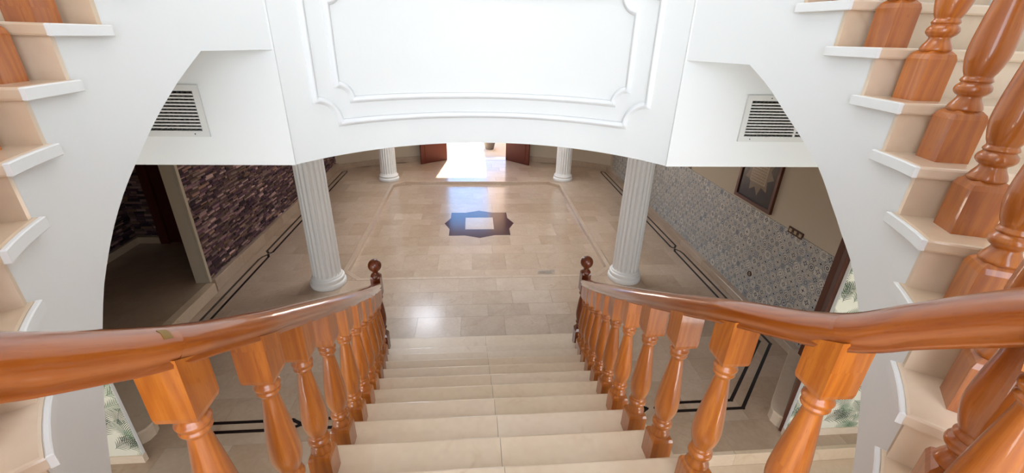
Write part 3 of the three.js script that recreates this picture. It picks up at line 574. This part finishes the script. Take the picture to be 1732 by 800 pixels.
// curved entrance wall with the doorway
{
  const w = struct('wall_entrance', 'beige curved entrance wall with the open doorway', 'wall'), q = [], bq = [], N = 48;
  const p3 = (x, h, d) => new THREE.Vector3(x, h, -d);
  const seg = (Q, xa, xb, h0, h1, t0, t1) => { const a = apse(xa), b = apse(xb); Q.push([p3(xa, h0, a - t0), p3(xb, h0, b - t0), p3(xb, h1, b - t0), p3(xa, h1, a - t0)], [p3(xb, h0, b + t1), p3(xa, h0, a + t1), p3(xa, h1, a + t1), p3(xb, h1, b + t1)], [p3(xa, h1, a - t0), p3(xb, h1, b - t0), p3(xb, h1, b + t1), p3(xa, h1, a + t1)], [p3(xa, h0, a + t1), p3(xb, h0, b + t1), p3(xb, h0, b - t0), p3(xa, h0, a - t0)], [p3(xa, h0, a + t1), p3(xa, h0, a - t0), p3(xa, h1, a - t0), p3(xa, h1, a + t1)], [p3(xb, h0, b - t0), p3(xb, h0, b + t1), p3(xb, h1, b + t1), p3(xb, h1, b - t0)]); };
  const edges = []; for (let i = 0; i <= 16; i++) edges.push(-4.03 + i * (3.08 / 16)); 
  for (let i = 0; i < 16; i++) for (const s of [-1, 1]) { const a = s < 0 ? edges[i] : -edges[i + 1], b = s < 0 ? edges[i + 1] : -edges[i]; seg(q, a, b, 0, HCEIL, 0, .25); seg(bq, a, b, 0, .16, .05, 0); }
  seg(q, -.95, 0, 2.3, HCEIL, 0, .25); seg(q, 0, .95, 2.3, HCEIL, 0, .25);
  part('curved_wall', quads(q), M.beigeWall, w); part('baseboard', quads(bq), floorMats[1], w);
  part('door_threshold', boxG(-.95, .95, -.05, .004, 13.55, 13.95), M.cream, w);
  const up = struct('wall_upper_front', 'white upper front wall with a window opening', 'wall');
  for (const b of [[-4.4, -2.6, HCEIL, 7.15], [-1.4, 4.4, HCEIL, 7.15], [-2.6, -1.4, HCEIL, 4.7], [-2.6, -1.4, 6.7, 7.15]]) part('wall_panel', boxG(b[0], b[1], b[2], b[3], 14.0, 14.2), M.white, up);
  for (const s of [-1, 1]) {
    const d = struct(s < 0 ? 'door_1' : 'door_2', s < 0 ? 'reddish brown panelled door leaf swung open on the left' : 'reddish brown panelled door leaf swung open on the right', 'door');
    d.position.set(s * .94, 0, -(apse(.94) - .03)); d.rotation.y = s < 0 ? Math.PI + .645 : -.80;
    const L = .94; part('leaf', boxG(0, L, .01, 2.25, -.022, .022), M.darkWood, d);
    for (const [h0, h1] of [[.15, .85], [.98, 1.45], [1.58, 2.1]]) for (const f of [-1, 1]) part('raised_panel', boxG(.14, L - .14, h0, h1, f > 0 ? .02 : -.032, f > 0 ? .032 : -.02), M.darkWood, d);
    for (const f of [-1, 1]) part('door_handle', boxG(L - .1, L - .06, 1.0, 1.16, f > 0 ? .022 : -.05, f > 0 ? .05 : -.022), M.metalWhite, d);
  }
}

// ───────────────────────── columns ─────────────────────────
const shaftGeo = (() => {
  const FL = 20, per = 8, nA = FL * per, hs = [.19, .205, .23, 1.0, 2.0, 2.70, 2.74], P = [], UV = [], I = [];
  hs.forEach((h, k) => { const R = .212 - .012 * (h / 2.84), depth = k === 0 || k === hs.length - 1 ? 0 : k === 1 ? .012 : .019; for (let a = 0; a <= nA; a++) { const f = (a % per) / per, c = f < .14 || f > .86 ? 0 : Math.sin((f - .14) / .72 * Math.PI), r = R - depth * Math.sqrt(c), t = a / nA * Math.PI * 2; P.push(r * Math.cos(t), h, r * Math.sin(t)); UV.push(t * .21, h); } });
  for (let k = 0; k < hs.length - 1; k++) for (let a = 0; a < nA; a++) { const i = k * (nA + 1) + a, j = i + nA + 1; I.push(i, j, i + 1, j, j + 1, i + 1); }
  const g = new THREE.BufferGeometry(); g.setAttribute('position', new THREE.Float32BufferAttribute(P, 3)); g.setAttribute('uv', new THREE.Float32BufferAttribute(UV, 2)); g.setIndex(I); g.computeVertexNormals(); return g;
})();
const colBase = lathe(smoothProfile([[.262, 0], [.27, .03], [.262, .075], [.245, .085], [.243, .095], [.25, .115], [.246, .145], [.228, .155], [.224, .175], [.206, .195]], 3), 48);
const colCap = lathe([[.2, 2.7], [.215, 2.72], [.215, 2.74], [.25, 2.78], [.27, 2.80], [.27, 2.838]], 48);
for (const [x, d, l] of [[-2.385, 6.07, 'near left fluted white column beside the stair foot'], [2.385, 6.07, 'near right fluted white column beside the stair foot'], [-2.385, 11.5, 'far left fluted white column near the open entrance door'], [2.385, 11.5, 'far right fluted white column near the open entrance door']]) {
  const c = thing('fluted_column', l, 'column', [x, 0, d], 0, 'fluted hall columns');
  part('fluted_shaft', shaftGeo, M.column, c); part('column_base', colBase, M.column, c); part('capital', colCap, M.column, c);
}

// ───────────────────────── vents on the bulkheads ─────────────────────────
for (const s of [-1, 1]) {
  const v = thing('air_vent', s > 0 ? 'white slatted air vent on the right bulkhead' : 'white slatted air vent on the left bulkhead', 'air vent', [s * 2.02, EYE - .438, 2.712], 0, 'air vents');
  const xa = -.345, xb = .345, h = .112, f = .034, z = .012;   // local: x, height, toward the camera = +z
  const bar = (n, x0, x1, y0, y1, z0, z1, m = M.metalWhite, p = v) => { const g = new THREE.BoxGeometry(x1 - x0, y1 - y0, z1 - z0); g.translate((x0 + x1) / 2, (y0 + y1) / 2, (z0 + z1) / 2); return part(n, g, m, p); };
  bar('frame_bar', xa - f, xb + f, h, h + f, 0, z); bar('frame_bar', xa - f, xb + f, -h - f, -h, 0, z); bar('frame_bar', xa - f, xa, -h, h, 0, z); bar('frame_bar', xb, xb + f, -h, h, 0, z); bar('divider', -.008, .008, -h, h, 0, .011);
  for (let k = 0; k < 26; k++) { const x = xa + (k + .5) * (xb - xa) / 26; bar('blade', x - .0015, x + .0015, -h, h, -.022, -.002, M.bladeGrey); }
  const sg = new THREE.BoxGeometry(xb - xa - .004, .0085, .006); 
  for (let k = 0; k < 11; k++) { const m = part('slat', sg, M.metalWhite, v); m.position.set(0, -h + (k + 1) * 2 * h / 12, .0085); m.rotation.x = .35; }
  for (const [x, y] of [[-s * .22, h + f / 2], [-s * .3, -h - f / 2]]) { const m = part('screw', new THREE.CylinderGeometry(.0035, .0035, .002, 10), M.dark, v); m.rotation.x = Math.PI / 2; m.position.set(x, y, z + .001); }
}

// ───────────────────────── things on the right wall ─────────────────────────
{
  const p = thing('framed_picture', 'dark framed calligraphy picture on the right wall', 'picture', [4.0, 1.46, 5.65]);
  const W = .44, H = 1.05, c = canvas(512, 640), g = c.getContext('2d'); g.fillStyle = '#231c18'; g.fillRect(0, 0, 512, 640);
  g.fillStyle = '#7c6a55'; g.beginPath(); for (let k = 0; k < 20; k++) { const r = k % 2 ? 150 : 215, t = k * Math.PI / 10 + .16; k ? g.lineTo(256 + r * Math.cos(t), 330 + r * 1.15 * Math.sin(t)) : g.moveTo(256 + r * Math.cos(t), 330 + r * 1.15 * Math.sin(t)); } g.closePath(); g.fill();
  g.fillStyle = '#a08b70'; g.fillRect(140, 200, 232, 260); g.strokeStyle = '#6f5941'; g.lineWidth = 5;
  for (let r = 0; r < 9; r++) { g.beginPath(); for (let x = 152; x < 360; x += 6) { const y = 222 + r * 27 + Math.sin(x * .21 + r * 2.3) * 5 + Math.sin(x * .5 + r) * 3; x === 152 ? g.moveTo(x, y) : g.lineTo(x, y); } g.stroke(); }
  const tex = new THREE.CanvasTexture(c); tex.colorSpace = THREE.SRGBColorSpace;
  const b = (n, x0, x1, h0, h1, d0, d1, m) => part(n, boxG(x0, x1, h0, h1, d0, d1), m, p);
  b('back_board', -.02, -.001, .02, H - .02, -W + .02, W - .02, M.dark);
  const face = new THREE.PlaneGeometry(2 * W - .09, H - .09); const m = part('calligraphy_print', face, phy({ map: tex, roughness: .25 }), p); m.rotation.y = -Math.PI / 2; m.position.set(-.0215, H / 2, 0);
  b('frame_bar', -.04, 0, 0, .05, -W, W, M.frameWood); b('frame_bar', -.04, 0, H - .05, H, -W, W, M.frameWood); b('frame_bar', -.04, 0, .05, H - .05, -W, -W + .05, M.frameWood); b('frame_bar', -.04, 0, .05, H - .05, W - .05, W, M.frameWood);
}
[[4.78, 'brown light switch farthest from the side door of three'], [4.69, 'middle brown light switch of three above the tile dado'], [4.6, 'brown light switch nearest the side door of three']].forEach(([d, l]) => {
  const t = thing('light_switch', l, 'switch', [4.0, 1.425, d], 0, 'brown switches above the dado');
  part('plate', boxG(-.012, 0, -.042, .042, -.042, .042), M.switchBrown, t); part('rocker', boxG(-.016, -.011, -.022, .022, -.022, .022), M.switchRocker, t);
});
{
  const t = thing('light_switch', 'brown light switch alone farther along the right wall near the column', 'switch', [4.0, 1.47, 7.65]);
  part('plate', boxG(-.012, 0, -.042, .042, -.042, .042), M.switchBrown, t); part('rocker', boxG(-.016, -.011, -.022, .022, -.022, .022), M.switchRocker, t);
  const k = thing('wall_socket', 'small round brown socket low on the tile dado', 'socket', [3.991, .49, 5.28]);
  const a = part('rim', new THREE.TorusGeometry(.034, .009, 10, 24), M.switchBrown, k); a.rotation.y = Math.PI / 2; a.position.x = -.006; const c = part('face', new THREE.CylinderGeometry(.03, .03, .006, 24), M.switchRocker, k); c.rotation.z = Math.PI / 2; c.position.x = -.003; const e = part('pin_bar', boxG(-.009, -.004, -.004, .004, -.022, .022), M.switchBrown, k);
}
// tangle of thin clear thread on the sunken floor
{
  const pts = []; for (let i = 0; i < 26; i++) pts.push(new THREE.Vector3(1.15 + rr(-.17, .17), -SUNK + .004 + rr(0, .02), -(6.42 + rr(-.1, .1))));
  solid('plastic_scrap', new THREE.TubeGeometry(new THREE.CatmullRomCurve3(pts), 220, .0022, 5), phy({ color: 0xcfcac2, roughness: .25 }), 'loose tangle of pale plastic thread lying on the sunken floor', 'scrap');
}

// ───────────────────────── outdoors beyond the door ─────────────────────────
{
  const g = struct('ground', 'pale sunlit paving outside the open door', 'ground');
  part('paving', boxG(-14, 14, -.3, -.03, 13.95, 40), M.paving, g);
  const w = solid('boundary_wall', boxG(2.2, 2.4, -.03, 2.6, 14.4, 26), M.exterior, 'beige boundary wall outside on the right of the doorway', 'wall', null, 'structure');
  const cn = struct('added_shade_canopy', 'unseen flat canopy added to shade the right of the doorway outside', 'canopy'); part('canopy_slab', boxG(.5, 2.4, 2.6, 2.8, 13.97, 21), M.exterior, cn);  // unseen canopy put in to shade the paving on the right
  const p = thing('plant_pot', 'grey tapered plant pot outside the open door', 'pot', [.47, -.03, 15.2]);
  part('pot_body', lathe([[.001, 0], [.13, 0], [.145, .02], [.2, .26], [.225, .26], [.225, .32], [.2, .32], [.19, .26], [.001, .26]], 28), M.pot, p);
  part('soil', lathe([[.001, .265], [.19, .265]], 20), M.dark, p);
  const fw = solid('garden_wall', boxG(-8, 8, -.03, 2.4, 27, 27.2), M.paving, 'pale garden wall facing the entrance', 'wall', null, 'structure');
}

scene.traverse(o => { if (o.isMesh && o !== sky) { o.castShadow = o.receiveShadow = true; } if (o.isDirectionalLight) o.castShadow = true; });
renderer.render(scene, camera);
